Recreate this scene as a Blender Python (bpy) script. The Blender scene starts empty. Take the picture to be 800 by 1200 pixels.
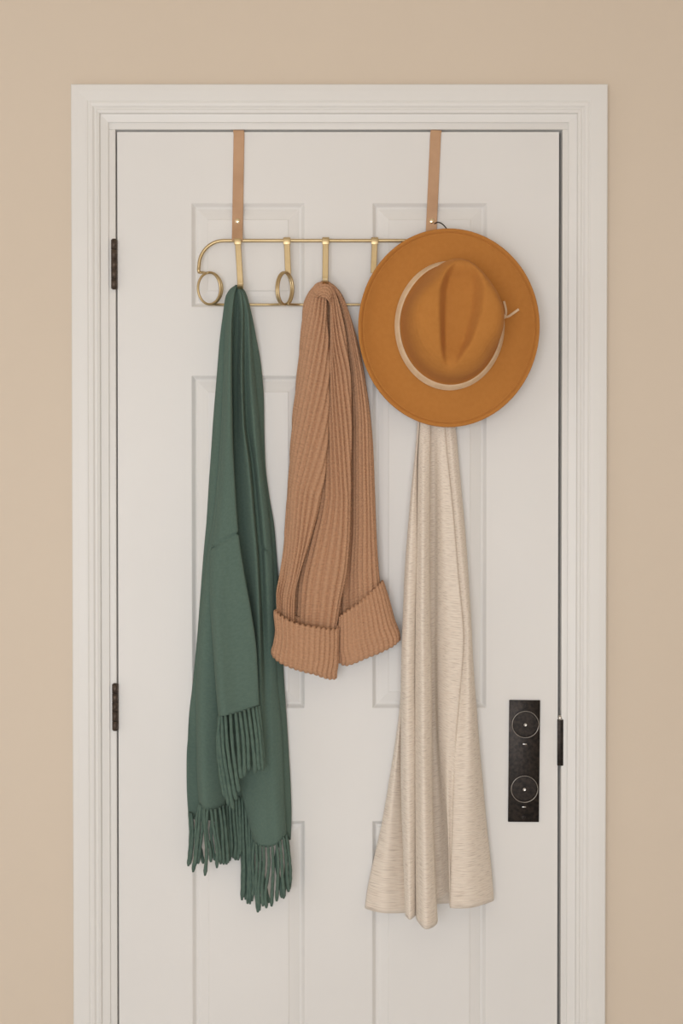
import bpy, bmesh, math, random
import numpy as np
from mathutils import Vector, Matrix, noise

random.seed(7)
scene = bpy.context.scene
C = scene.collection

# ------------------------------------------------------------------ camera
D = 2.4                      # camera to door face, metres
S = 0.0015                   # metres per photo pixel on the door face
F = D / S                    # focal length in photo pixels
PITCH = math.radians(0.8)
ZC = 1.36 + D * math.tan(PITCH)
cam_d = bpy.data.cameras.new('camera')
cam_d.sensor_fit = 'VERTICAL'
cam_d.sensor_height = 36.0
cam_d.lens = 36.0 * F / 1200.0
cam_d.clip_start = 0.05
cam = bpy.data.objects.new('camera', cam_d)
C.objects.link(cam)
cam.location = (0, -D, ZC)
cam.rotation_euler = (math.pi / 2 - PITCH, 0, 0)
scene.camera = cam

# ------------------------------------------------------------------ light
world = bpy.data.worlds.new('world')
scene.world = world
world.use_nodes = True
wb = world.node_tree.nodes['Background']
wb.inputs[0].default_value = (0.93, 0.96, 1.0, 1)
wb.inputs[1].default_value = 0.6


def area(name, loc, rot, sx, sy, power, col):
    l = bpy.data.lights.new(name, 'AREA')
    l.shape = 'RECTANGLE'
    l.size, l.size_y = sx, sy
    l.energy = power
    l.color = col
    o = bpy.data.objects.new(name, l)
    C.objects.link(o)
    o.location = loc
    o.rotation_euler = rot
    return o


# daylight entering by the two windows (behind the camera, and in the left wall)
area('window_daylight', (-0.45, -4.22, 1.15), (math.pi / 2, 0, 0), 2.3, 1.5, 68, (0.95, 0.966, 1.0))
area('window_daylight', (-2.22, -1.55, 1.45), (0, -math.pi / 2, 0), 1.4, 1.2, 3, (0.95, 0.966, 1.0))

vs = scene.view_settings
vs.view_transform = 'Standard'
vs.look = 'None'
vs.gamma = 1.0
vs.use_curve_mapping = False
vs.exposure = 0.0


# ------------------------------------------------------------------ helpers
def P(px, py, d):
    """world point at depth d (mm in front of the door face) seen at a photo pixel"""
    dd = d * 0.001
    u = (px - 400) / F
    v = (600 - py) / F
    dy = math.cos(PITCH) + v * math.sin(PITCH)
    dz = -math.sin(PITCH) + v * math.cos(PITCH)
    t = (D - dd) / dy
    return Vector((u * t, -dd, ZC + dz * t))


def Pa(g):
    px, py, d = g[..., 0], g[..., 1], g[..., 2] * 0.001
    u = (px - 400) / F
    v = (600 - py) / F
    dy = math.cos(PITCH) + v * math.sin(PITCH)
    dz = -math.sin(PITCH) + v * math.cos(PITCH)
    t = (D - d) / dy
    return np.stack([u * t, -d, ZC + dz * t], axis=-1)


def X(px):
    return (px - 400) * S


def Z(py):
    return P(400, py, 0).z


def thing(name, loc, label, cat, group=None, kind=None):
    o = bpy.data.objects.new(name, None)
    o.empty_display_size = 0.05
    C.objects.link(o)
    o.location = loc
    tag(o, label, cat, group, kind)
    return o


def tag(o, label=None, cat=None, group=None, kind=None):
    if label: o['label'] = label
    if cat: o['category'] = cat
    if group: o['group'] = group
    if kind: o['kind'] = kind
    return o


def setparent(o, parent):
    if parent is None:
        return
    o.parent = parent
    r = parent
    while r.parent:
        r = r.parent
    if parent.type == 'EMPTY':
        o.matrix_parent_inverse = Matrix.Translation(-parent.location)


def obj(name, verts, faces, mat, parent=None, smooth=True, uv=None, angle=None):
    me = bpy.data.meshes.new(name)
    me.from_pydata([tuple(v) for v in verts], [], faces)
    if uv is not None:
        lay = me.uv_layers.new(name='UVMap')
        idx = np.empty(len(me.loops), dtype=np.int32)
        me.loops.foreach_get('vertex_index', idx)
        lay.data.foreach_set('uv', np.asarray(uv, dtype=np.float32)[idx].ravel())
    me.polygons.foreach_set('use_smooth', [smooth] * len(me.polygons))
    me.materials.append(mat)
    o = bpy.data.objects.new(name, me)
    C.objects.link(o)
    setparent(o, parent)
    if smooth and angle:
        me.set_sharp_from_angle(angle=math.radians(angle))
    return o


def bmobj(name, bm, mat, parent=None, smooth=False, angle=None):
    bmesh.ops.recalc_face_normals(bm, faces=bm.faces)
    me = bpy.data.meshes.new(name)
    bm.to_mesh(me)
    bm.free()
    me.polygons.foreach_set('use_smooth', [smooth] * len(me.polygons))
    if smooth and angle:
        me.set_sharp_from_angle(angle=math.radians(angle))
    me.materials.append(mat)
    o = bpy.data.objects.new(name, me)
    C.objects.link(o)
    setparent(o, parent)
    return o


def bm_box(bm, x0, x1, y0, y1, z0, z1, bevel=0.0, seg=2):
    r = bmesh.ops.create_cube(bm, size=1.0)
    vs_ = r['verts']
    for v in vs_:
        v.co = Vector((x0 + (v.co.x + .5) * (x1 - x0), y0 + (v.co.y + .5) * (y1 - y0), z0 + (v.co.z + .5) * (z1 - z0)))
    if bevel:
        es = list({e for v in vs_ for e in v.link_edges})
        r2 = bmesh.ops.bevel(bm, geom=es, offset=bevel, segments=seg, affect='EDGES', profile=0.5)
        return list({v for f in r2['faces'] for v in f.verts})
    return vs_


def box(name, x0, x1, y0, y1, z0, z1, mat, parent=None, bevel=0.0):
    bm = bmesh.new()
    bm_box(bm, x0, x1, y0, y1, z0, z1, bevel)
    return bmobj(name, bm, mat, parent, smooth=bevel > 0, angle=40)


def tube(name, pts, rad, mat, parent=None, sides=10, cap=True):
    """round rod along world points; rad scalar or list"""
    pts = [Vector(p) for p in pts]
    n = len(pts)
    rs = rad if hasattr(rad, '__len__') else [rad] * n
    tang = []
    for i in range(n):
        a = pts[max(i - 1, 0)]
        b = pts[min(i + 1, n - 1)]
        tang.append((b - a).normalized())
    ref = Vector((0, -1, 0))
    if abs(tang[0].dot(ref)) > 0.9:
        ref = Vector((1, 0, 0))
    nrm = (ref - tang[0] * ref.dot(tang[0])).normalized()
    V, Fc = [], []
    for i in range(n):
        nrm = (nrm - tang[i] * nrm.dot(tang[i])).normalized()
        bi = tang[i].cross(nrm)
        for k in range(sides):
            a = 2 * math.pi * k / sides
            V.append(pts[i] + (nrm * math.cos(a) + bi * math.sin(a)) * rs[i])
    for i in range(n - 1):
        for k in range(sides):
            k2 = (k + 1) % sides
            Fc.append((i * sides + k, i * sides + k2, (i + 1) * sides + k2, (i + 1) * sides + k))
    if cap:
        Fc.append(tuple(reversed(range(sides))))
        Fc.append(tuple((n - 1) * sides + k for k in range(sides)))
    return obj(name, V, Fc, mat, parent, True)


def smooth_path(pts, sub=8):
    """Catmull-Rom through world points"""
    pts = [Vector(p) for p in pts]
    Q = [pts[0] * 2 - pts[1]] + pts + [pts[-1] * 2 - pts[-2]]
    out = []
    for i in range(1, len(Q) - 2):
        p0, p1, p2, p3 = Q[i - 1], Q[i], Q[i + 1], Q[i + 2]
        for s in range(sub):
            t = s / sub
            out.append(0.5 * ((2 * p1) + (p2 - p0) * t + (2 * p0 - 5 * p1 + 4 * p2 - p3) * t * t
                              + (3 * p1 - p0 - 3 * p2 + p3) * t ** 3))
    out.append(pts[-1])
    return out


def ribbon(name, pts, wdir, width, thick, mat, parent=None):
    """flat strip along points; wdir = width direction; widths may be a list"""
    pts = [Vector(p) for p in pts]
    n = len(pts)
    ws = width if hasattr(width, '__len__') else [width] * n
    V, Fc = [], []
    wdir = Vector(wdir).normalized()
    b = min(thick * 0.35, 0.0008)
    for i in range(n):
        t = (pts[min(i + 1, n - 1)] - pts[max(i - 1, 0)]).normalized()
        w = (wdir - t * wdir.dot(t)).normalized()
        nn = t.cross(w).normalized()
        hw, ht = ws[i] / 2, thick / 2
        for (a, c) in ((-hw + b, -ht), (hw - b, -ht), (hw, -ht + b), (hw, ht - b), (hw - b, ht), (-hw + b, ht), (-hw, ht - b), (-hw, -ht + b)):
            V.append(pts[i] + w * a + nn * c)
    for i in range(n - 1):
        for k in range(8):
            k2 = (k + 1) % 8
            Fc.append((i * 8 + k, i * 8 + k2, (i + 1) * 8 + k2, (i + 1) * 8 + k))
    Fc.append(tuple(reversed(range(8))))
    Fc.append(tuple((n - 1) * 8 + k for k in range(8)))
    o = obj(name, V, Fc, mat, parent, True, angle=35)
    bm = bmesh.new(); bm.from_mesh(o.data)
    bmesh.ops.recalc_face_normals(bm, faces=bm.faces)
    bm.to_mesh(o.data); bm.free()
    o.data.set_sharp_from_angle(angle=math.radians(35))
    return o


def disc(name, c, r, h, mat, parent=None, profile=None, seg=36, axis=Vector((0, -1, 0))):
    """round turned piece on the door plane, profile = [(radius fraction, height fraction)]"""
    prof = profile or [(1, 0), (1, .7), (.85, 1), (0, 1)]
    V, Fc = [], []
    n = len(prof)
    for (rf, hf) in prof:
        for k in range(seg):
            a = 2 * math.pi * k / seg
            rr = max(rf, 1e-3) * r
            V.append(Vector(c) + Vector((math.cos(a) * rr, 0, math.sin(a) * rr)) + axis * (hf * h))
    for i in range(n - 1):
        for k in range(seg):
            k2 = (k + 1) % seg
            Fc.append((i * seg + k, i * seg + k2, (i + 1) * seg + k2, (i + 1) * seg + k))
    Fc.append(tuple((n - 1) * seg + k for k in range(seg)))
    Fc.append(tuple(reversed(range(seg))))
    o = obj(name, V, Fc, mat, parent, True)
    bm = bmesh.new(); bm.from_mesh(o.data)
    bmesh.ops.recalc_face_normals(bm, faces=bm.faces)
    bm.to_mesh(o.data); bm.free()
    o.data.set_sharp_from_angle(angle=math.radians(40))
    return o


# ------------------------------------------------------------------ materials
def srgb(r, g, b):
    f = lambda c: ((c / 255 + 0.055) / 1.055) ** 2.4 if c > 10 else c / 255 / 12.92
    return (f(r), f(g), f(b), 1)


def material(name, c1, c2, rough=0.6, metal=0.0, scale=8.0, stretch=(1, 1, 1), bump=0.0, bscale=60.0,
             bstretch=(1, 1, 1), bdist=0.001, sheen=0.0, coord='Object', spec=0.5, ramp=(0.35, 0.65), detail=3.0):
    m = bpy.data.materials.new(name)
    m.use_nodes = True
    nt = m.node_tree
    b = nt.nodes['Principled BSDF']
    tc = nt.nodes.new('ShaderNodeTexCoord')
    mp = nt.nodes.new('ShaderNodeMapping')
    mp.inputs['Scale'].default_value = stretch
    nt.links.new(tc.outputs[coord], mp.inputs[0])
    nz = nt.nodes.new('ShaderNodeTexNoise')
    nz.inputs['Scale'].default_value = scale
    nz.inputs['Detail'].default_value = detail
    nt.links.new(mp.outputs[0], nz.inputs['Vector'])
    cr = nt.nodes.new('ShaderNodeValToRGB')
    cr.color_ramp.elements[0].position = ramp[0]
    cr.color_ramp.elements[1].position = ramp[1]
    cr.color_ramp.elements[0].color = c1
    cr.color_ramp.elements[1].color = c2
    nt.links.new(nz.outputs['Fac'], cr.inputs[0])
    nt.links.new(cr.outputs[0], b.inputs['Base Color'])
    b.inputs['Roughness'].default_value = rough
    b.inputs['Metallic'].default_value = metal
    b.inputs['Specular IOR Level'].default_value = spec
    if sheen:
        b.inputs['Sheen Weight'].default_value = sheen
        b.inputs['Sheen Roughness'].default_value = 0.6
        b.inputs['Sheen Tint'].default_value = tuple(min(1, .35 + .9 * c) for c in c2[:3]) + (1,)
    if bump:
        mp2 = nt.nodes.new('ShaderNodeMapping')
        mp2.inputs['Scale'].default_value = bstretch
        nt.links.new(tc.outputs[coord], mp2.inputs[0])
        n2 = nt.nodes.new('ShaderNodeTexNoise')
        n2.inputs['Scale'].default_value = bscale
        n2.inputs['Detail'].default_value = 3.0
        nt.links.new(mp2.outputs[0], n2.inputs['Vector'])
        bp = nt.nodes.new('ShaderNodeBump')
        bp.inputs['Strength'].default_value = bump
        bp.inputs['Distance'].default_value = bdist
        nt.links.new(n2.outputs['Fac'], bp.inputs['Height'])
        nt.links.new(bp.outputs[0], b.inputs['Normal'])
    return m


M = {}
M['wall'] = material('wall_paint', (.705, .603, .488, 1), (.719, .617, .502, 1), 0.75, scale=1.5, bump=.25, bscale=220, bdist=.0006, spec=.3)
M['white'] = material('trim_paint', (.790, .775, .745, 1), (.805, .79, .76, 1), 0.42, scale=3, bump=.08, bscale=90, bstretch=(1, 1, .08), bdist=.0005, spec=.4)
M['door'] = material('door_paint', (.785, .77, .745, 1), (.805, .79, .765, 1), 0.45, scale=3, bump=.18, bscale=160, bstretch=(1, 1, .05), bdist=.0005, spec=.4)
M['doorh'] = material('door_paint_rail', (.785, .77, .745, 1), (.805, .79, .765, 1), 0.45, scale=3, bump=.18, bscale=160, bstretch=(.05, 1, 1), bdist=.0005, spec=.4)
M['ceil'] = material('ceiling_paint', (.80, .735, .63, 1), (.82, .755, .65, 1), 0.85, scale=2)
M['floor'] = material('pale_boards', (.56, .545, .525, 1), (.64, .625, .605, 1), 0.5, scale=3, stretch=(6, .6, 1), bump=.1, bscale=40)
M['bronze'] = material('dark_bronze', (.012, .010, .009, 1), (.034, .026, .021, 1), 0.42, .7, scale=170, bump=.3, bscale=160, bdist=.0005)
M['hinge'] = material('hinge_bronze', (.075, .054, .042, 1), (.105, .078, .060, 1), 0.5, .6, scale=80)
M['rim'] = material('rubbed_bronze', (.26, .24, .22, 1), (.36, .33, .30, 1), 0.35, .9, scale=60)
M['steel'] = material('worn_steel', (.5, .48, .45, 1), (.7, .68, .64, 1), 0.3, 1.0, scale=60)
M['brass'] = material('brushed_brass', (.55, .42, .23, 1), (.62, .485, .28, 1), 0.42, 1.0, scale=30, bump=.05, bscale=300, bdist=.0003)
M['brassr'] = material('rivet_brass', (.82, .68, .46, 1), (.90, .76, .54, 1), 0.25, 1.0, scale=30)
M['leather'] = material('tan_leather', (.50, .295, .165, 1), (.57, .345, .20, 1), 0.6, scale=25, bump=.2, bscale=300, bdist=.0004)
M['felt'] = material('camel_felt', (.485, .200, .047, 1), (.505, .212, .051, 1), 0.9, scale=120, bump=.3, bscale=420, bdist=.0005, sheen=.08, spec=.12)
M['hatband'] = material('hat_band_suede', (.68, .49, .31, 1), (.75, .56, .37, 1), 0.8, scale=60, bump=.2, bscale=300, bdist=.0004, spec=.2)
M['green'] = material('green_wool', (.102, .155, .127, 1), (.114, .170, .140, 1), 0.95, scale=220, bump=.5, bscale=520, bdist=.0008, sheen=.08, spec=.1, coord='UV')
M['tassel'] = material('green_wool_twist', (.090, .140, .113, 1), (.114, .170, .138, 1), 0.95, scale=120, bump=.6, bscale=260, bdist=.0012, sheen=.08, spec=.1)


def knit_material():
    m = material('tan_rib_knit', (.515, .292, .172, 1), (.545, .312, .187, 1), 0.95, scale=200, stretch=(1, 1, 1), sheen=.05, spec=.1, coord='UV')
    nt = m.node_tree
    b = nt.nodes['Principled BSDF']
    tc = nt.nodes.new('ShaderNodeTexCoord')
    w = nt.nodes.new('ShaderNodeTexWave')
    w.wave_type = 'BANDS'
    w.bands_direction = 'Y'
    w.inputs['Scale'].default_value = 62.0
    w.inputs['Distortion'].default_value = 1.6
    w.inputs['Detail Scale'].default_value = 4.0
    nt.links.new(tc.outputs['UV'], w.inputs['Vector'])
    n2 = nt.nodes.new('ShaderNodeTexNoise')
    n2.inputs['Scale'].default_value = 420
    nt.links.new(tc.outputs['UV'], n2.inputs['Vector'])
    ad = nt.nodes.new('ShaderNodeMath')
    ad.operation = 'ADD'
    nt.links.new(w.outputs['Fac'], ad.inputs[0])
    nt.links.new(n2.outputs['Fac'], ad.inputs[1])
    bp = nt.nodes.new('ShaderNodeBump')
    bp.inputs['Strength'].default_value = .55
    bp.inputs['Distance'].default_value = .0012
    nt.links.new(ad.outputs[0], bp.inputs['Height'])
    nt.links.new(bp.outputs[0], b.inputs['Normal'])
    return m


M['knit'] = knit_material()


def linen_material():
    m = material('oatmeal_linen', (.78, .67, .565, 1), (.85, .76, .655, 1), 0.92, scale=60, stretch=(1, 9, 1), bump=.22, bscale=90,
                 bstretch=(1, 9, 1), bdist=.0008, sheen=.2, spec=.12, coord='UV', ramp=(.30, .60), detail=4)
    nt = m.node_tree
    b = nt.nodes['Principled BSDF']
    cr = b.inputs['Base Color'].links[0].from_node
    tc = nt.nodes.new('ShaderNodeTexCoord')
    mp = nt.nodes.new('ShaderNodeMapping')
    mp.inputs['Scale'].default_value = (75, 900, 1)
    nt.links.new(tc.outputs['UV'], mp.inputs[0])
    nz = nt.nodes.new('ShaderNodeTexNoise')
    nz.inputs['Scale'].default_value = 1.0
    nz.inputs['Detail'].default_value = 3
    nt.links.new(mp.outputs[0], nz.inputs['Vector'])
    r2 = nt.nodes.new('ShaderNodeValToRGB')
    r2.color_ramp.elements[0].position = .51
    r2.color_ramp.elements[1].position = .68
    r2.color_ramp.elements[0].color = (0, 0, 0, 1)
    r2.color_ramp.elements[1].color = (.52, .52, .52, 1)
    nt.links.new(nz.outputs['Fac'], r2.inputs[0])
    mx = nt.nodes.new('ShaderNodeMix')
    mx.data_type = 'RGBA'
    nt.links.new(r2.outputs[0], mx.inputs['Factor'])
    nt.links.new(cr.outputs[0], mx.inputs['A'])
    mx.inputs['B'].default_value = (.40, .315, .25, 1)
    nt.links.new(mx.outputs['Result'], b.inputs['Base Color'])
    return m


M['linen'] = linen_material()

# ------------------------------------------------------------------ the room
RX0, RX1, RY0, RY1, RH = -2.2, 2.2, -4.2, 0.0, 2.62
JL, JR, JT = X(136.3), X(657.8), Z(152.0)       # jamb inner faces and head
DL, DR, DT = X(138.2), X(653.8), Z(154.6)       # door leaf edges
WT = 0.12

box('floor', RX0 - WT, RX1 + WT, RY0 - WT, RY1 + WT, -0.1, 0.0, M['floor'])
tag(bpy.data.objects['floor'], 'pale wooden floor of the room', kind='structure')
box('ceiling', RX0 - WT, RX1 + WT, RY0 - WT, RY1 + WT, RH, RH + 0.1, M['ceil'])
tag(bpy.data.objects['ceiling'], 'white painted ceiling', kind='structure')
jt = 0.018


def wall_with_hole(name, label, a0, a1, h0, h1, z0, z1, flip):
    """wall strip pieces round one rectangular hole; flip: 'x' runs along x at y range, 'y' along y"""
    bm = bmesh.new()
    for (p, q, r, s) in ((a0, h0, 0, RH), (h1, a1, 0, RH), (h0, h1, z1, RH), (h0, h1, 0, z0)):
        if s - r < 1e-4 or q - p < 1e-4:
            continue
        if flip[0] == 'x':
            bm_box(bm, p, q, flip[1], flip[2], r, s)
        else:
            bm_box(bm, flip[1], flip[2], p, q, r, s)
    o = bmobj(name, bm, M['wall'])
    tag(o, label, kind='structure')
    return o


wall_with_hole('wall_back', 'plain beige painted wall around the white door', RX0 - WT, RX1 + WT, JL - jt, JR + jt, 0, JT + jt, ('x', 0, WT))
wall_with_hole('wall_front', 'beige wall with a wide window facing the door', RX0 - WT, RX1 + WT, -1.65, 0.75, .35, 1.95, ('x', RY0 - WT, RY0))
wall_with_hole('wall_left', 'beige side wall with a window', RY0, RY1, -2.3, -.8, .8, 2.1, ('y', RX0 - WT, RX0))
o = box('wall_right', RX1, RX1 + WT, RY0, RY1, 0, RH, M['wall'])
tag(o, 'plain beige side wall', kind='structure')
# backing of the room behind the door, so no daylight leaks through the gaps
o = box('wall_closet', JL - .25, JR + .25, WT + .25, WT + .3, 0, RH, M['wall'])
tag(o, 'plain wall of the space behind the door', kind='structure')

# window frames of the two windows
def window_frame(name, label, c0, c1, z0, z1, axis, pos):
    bm = bmesh.new()
    w = .05
    bars = [(c0, c0 + w, z0, z1), (c1 - w, c1, z0, z1), (c0 + w, c1 - w, z0, z0 + w), (c0 + w, c1 - w, z1 - w, z1),
            ((c0 + c1) / 2 - .02, (c0 + c1) / 2 + .02, z0 + w, z1 - w)]
    for (a, b, r, s) in bars:
        if axis == 'x':
            bm_box(bm, a, b, pos - .03, pos + .03, r, s)
        else:
            bm_box(bm, pos - .03, pos + .03, a, b, r, s)
    tag(bmobj(name, bm, M['white']), label, kind='structure')


window_frame('window_1', 'white window frame facing the door', -1.65, .75, .35, 1.95, 'x', RY0 - .08)
window_frame('window_2', 'white window frame in the side wall', -2.3, -.8, .8, 2.1, 'y', RX0 - .08)

# ---- jambs
def jamb(name, label, x0, x1, z0, z1):
    o = box(name, x0, x1, -0.0022, WT - .002, z0, z1, M['white'], bevel=.001)
    tag(o, label, kind='structure')
    return o


jl = jamb('trim_1', 'white painted hinge side door jamb', JL - jt, JL, 0, JT)
jr = jamb('trim_2', 'white painted latch side door jamb', JR, JR + jt, 0, JT)
jh = jamb('trim_3', 'white painted head jamb above the door', JL - jt, JR + jt, JT, JT + jt)
# door stops
for nm, x0, x1, z0, z1 in (('stop', JL, JL + .011, 0, JT), ('stop', JR - .011, JR, 0, JT), ('stop', JL + .011, JR - .011, JT - .011, JT)):
    box(nm, x0, x1, .040, .075, z0, z1, M['white'], jl if x1 < 0 else (jr if x0 > 0 else jh))

# ---- casing: moulded profile, mitred (px from the inner edge, mm proud of the wall)
prof = [(0, 0), (0, 4.2), (.8, 5.4), (9.5, 8.0), (10.5, 12.6), (13.5, 14.2), (14.8, 13.2), (16.2, 13.2), (18.5, 15.8), (21.5, 16.6), (23.5, 16.0),
        (25, 17.2), (31, 17.8), (36, 18.2), (43, 18.2), (44.2, 17), (44.2, 0)]
IL, IR, IT = X(128.8), X(664.2), Z(144.6)


def casing(name, label, kind_):
    V = []
    n = len(prof)
    for end in (0, 1):
        for (o_, h) in prof:
            ol, or_, ot, y = o_ * S * .953, o_ * S * 1.0, o_ * S * .957, -h * .001
            if kind_ == 'l':
                V.append((IL - ol, y, 0 if end == 0 else IT + ot))
            elif kind_ == 'r':
                V.append((IR + or_, y, 0 if end == 0 else IT + ot))
            else:
                V.append((IL - ol if end == 0 else IR + or_, y, IT + ot))
    Fc = [(k, k + 1, n + k + 1, n + k) for k in range(n - 1)]
    Fc += [(n - 1, 0, n, 2 * n - 1), tuple(range(n)), tuple(reversed(range(n, 2 * n)))]
    o = obj(name, V, Fc, M['white'], None, False)
    bm = bmesh.new(); bm.from_mesh(o.data)
    bmesh.ops.recalc_face_normals(bm, faces=bm.faces)
    bm.to_mesh(o.data); bm.free()
    tag(o, label, kind='structure')
    return o


casing('trim_4', 'white moulded casing up the hinge side of the door', 'l')
casing('trim_5', 'white moulded casing up the latch side of the door', 'r')
casing('trim_6', 'white moulded casing across the top of the door', 't')

# ---- the six panel door
door = thing('door_1', ((DL + DR) / 2, 0, 0.008), 'white six panel door with dark bronze hardware', 'door', kind='structure')
pc = [(X(224.5), X(357.0)), (X(436.0), X(570.0))]
pr = [(Z(360), Z(238)), (Z(830), Z(440)), (0.24, Z(962))]
xs = [DL, pc[0][0], pc[0][1], pc[1][0], pc[1][1], DR]
TH = .035
# stiles, mullions and rails are pieces of their own, as the door shows them
for (a, b) in ((xs[0], xs[1]), (xs[4], xs[5])):
    box('stile', a, b, 0, TH, .008, DT, M['door'], door)
zr = [(.008, pr[2][0]), (pr[2][1], pr[1][0]), (pr[1][1], pr[0][0]), (pr[0][1], DT)]
for (a, b) in zr:
    box('rail', xs[1], xs[4], 0, TH, a, b, M['doorh'], door)
for (a, b) in pr:
    box('mullion', xs[2], xs[3], 0, TH, a, b, M['door'], door)
rings = [(0, 0), (.9, .9), (2.2, 3.2), (4.0, 6.2), (5.4, 7.0), (6.8, 6.6), (8.0, 5.6), (13, 3.6), (18.6, 1.9), (19.6, .9), (20.6, .9)]
for (x0, x1) in pc:
    for (z0, z1) in pr:
        V, Fc = [], []
        for (i_, h) in rings:
            k = i_ * S
            V += [(x0 + k, h * .001, z0 + k), (x1 - k, h * .001, z0 + k), (x1 - k, h * .001, z1 - k), (x0 + k, h * .001, z1 - k)]
        n = len(rings)
        for r in range(n - 1):
            for k in range(4):
                Fc.append((r * 4 + k, r * 4 + (k + 1) % 4, (r + 1) * 4 + (k + 1) % 4, (r + 1) * 4 + k))
        Fc.append(tuple((n - 1) * 4 + k for k in range(4)))
        b0 = len(V)
        V += [(x0, TH, z0), (x1, TH, z0), (x1, TH, z1), (x0, TH, z1)]
        for k in range(4):
            Fc.append((k, b0 + k, b0 + (k + 1) % 4, (k + 1) % 4))
        Fc.append((b0 + 3, b0 + 2, b0 + 1, b0))
        obj('panel', V, Fc, M['door'], door, False)

# hinges: barrel of knuckles with pin tips, leaf in the gap
for (y0, y1) in ((281.5, 339), (801, 855), (1345, 1400)):
    x = X(134.4)
    zt, zb = Z(y0), Z(y1)
    hg = box('hinge', X(130.8), X(138.4), -.0022, .0005, zb, zt, M['hinge'], door, bevel=.0006)
    for k in range(5):
        a = zb + (zt - zb) * k / 5 + .0006
        b = zb + (zt - zb) * (k + 1) / 5 - .0006
        tube('knuckle', [(x + .0008, -.006, a), (x + .0008, -.006, b)], .0052, M['hinge'], hg, 14)
    tube('pin', [(x + .0008, -.006, zb - .001), (x + .0008, -.006, zt + .001)], .0036, M['hinge'], hg, 10)

# strike plate on the latch jamb
sp = box('strike_plate', X(653.2), X(660.2), -.0032, .004, Z(897), Z(843), M['bronze'], jr, bevel=.0008)
sp['label'] = 'dark bronze strike plate'
tube('strike_lip', [(X(656.5), -.001, Z(843.5)), (X(656.2), -.0005, Z(838))], [.0045, .0022], M['steel'], sp, 8)

# handle plate with two low round knobs
bm = bmesh.new()
bm_box(bm, -.0272, .0272, -.004, 0, -.1075, .1075, .0009)
cpl = Vector((X(614.2), 0, Z(891.5)))
rot = Matrix.Rotation(math.radians(.5), 4, 'Y')
for v in bm.verts:
    v.co = rot @ v.co + cpl
plate = bmobj('handle_plate', bm, M['bronze'], door, True, 40)
plate['label'] = 'tall dark bronze handle plate'
kp = [(1, 0), (1, .75), (.985, .95), (.965, 1), (.945, .95), (.925, .62), (.90, .52), (.6, .56), (.3, .58), (0, .60)]
for (px, py) in ((615.2, 848), (614.2, 923.5)):
    c = Vector((X(px), -.004, Z(py)))
    kn = disc('knob', c, .0238, .0052, M['bronze'], door, kp, 48)
    tube('knob_rim', [c + Vector((.0232 * math.cos(a * math.pi / 30), -.0050, .0232 * math.sin(a * math.pi / 30))) for a in range(61)], .0008, M['rim'], kn, 6)
    disc('knob_screw', c + Vector((0, -.003, -.001)), .0028, .0013, M['steel'], kn, [(1, 0), (1, .5), (.7, 1), (0, .8)], 12)
for (px, py) in ((614.8, 871.5), (614.0, 945)):
    c = Vector((X(px), -.004, Z(py)))
    bm = bmesh.new()
    bm_box(bm, c.x - .0034, c.x + .0034, -.0056, -.0035, c.z - .0009, c.z + .0009, .0004)
    bmobj('thumb_piece', bm, M['steel'], plate, True, 40)
for (px, py) in ((615.6, 826.5), (613.4, 957)):
    disc('plate_screw', Vector((X(px), -.004, Z(py))), .0034, .0012, M['bronze'], plate, [(1, 0), (.9, .8), (0, 1)], 14)

# ------------------------------------------------------------------ brass over-door rack
rack = thing('coat_rack', P(392, 320, 0), 'brass wire over-door hook rack with curled loops and leather straps', 'rack')
bar_d = 14
R = .0030


def ellipse(cx, cy, rx, ry, a0, a1, d0, d1, da, n=26, grow=0.0, drift=0.0):
    pts = []
    for i in range(n + 1):
        f = i / n
        a = math.radians(a0 + (a1 - a0) * f)
        pts.append(P(cx + drift * (f - .5) + (rx + grow * (f - .5)) * math.cos(a), cy - ry * math.sin(a), d0 + (d1 - d0) * f + da * (1 - math.cos(a)) / 2))
    return pts


mirror = lambda px: 786 - px
# top rod with its rounded corners, then the bottom wire with its curled loops
left_corner = [P(262 - 29 * math.sin(math.radians(a)), 312 - 30 * math.cos(math.radians(a)), bar_d) for a in range(0, 91, 9)]
left_down = [P(232.6, 316, bar_d), P(233.4, 319.5, bar_d + 2)]
right_corner = [P(524 + 29 * math.sin(math.radians(a)), 312 - 30 * math.cos(math.radians(a)), bar_d) for a in range(0, 91, 9)]
rod_top = list(reversed(left_down)) + list(reversed(left_corner)) + [P(x, 282, bar_d) for x in range(270, 524, 12)] + right_corner + \
    [P(mirror(232.6), 316, bar_d), P(mirror(233.4), 319.5, bar_d)]
tube('top_rod', rod_top, R, M['brass'], rack, 12)
low = [P(233.4, 319.5, bar_d + 2), P(237.5, 319.4, bar_d + 4)]
low += ellipse(245.5, 338, 13.5, 18.6, 104, -448 + 180 - 180, bar_d + 7, bar_d, 22, 66, 3.2)
low += [P(x, 357, bar_d) for x in range(258, 330, 12)]
low += ellipse(333.5, 338, 8.2, 18.8, -80, -800, bar_d, bar_d + 9, 30, 80, 0, 4.0)
low += [P(x, 357, bar_d) for x in range(347, 436, 12)]
low += ellipse(452, 338, 8.5, 18.8, -100, -440, bar_d, bar_d + 3, 12, 44)
low += [P(x, 357, bar_d) for x in range(466, 530, 12)]
low += [P(mirror(245.5) + 13.5 * math.cos(math.radians(a)), 338 - 18.6 * math.sin(math.radians(a)), bar_d + 8 * (1 - math.cos(math.radians(a))) / 2) for a in range(-90, 460, 10)]
tube('bottom_wire', smooth_path(low, 2), .0022, M['brass'], rack, 10)


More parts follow.
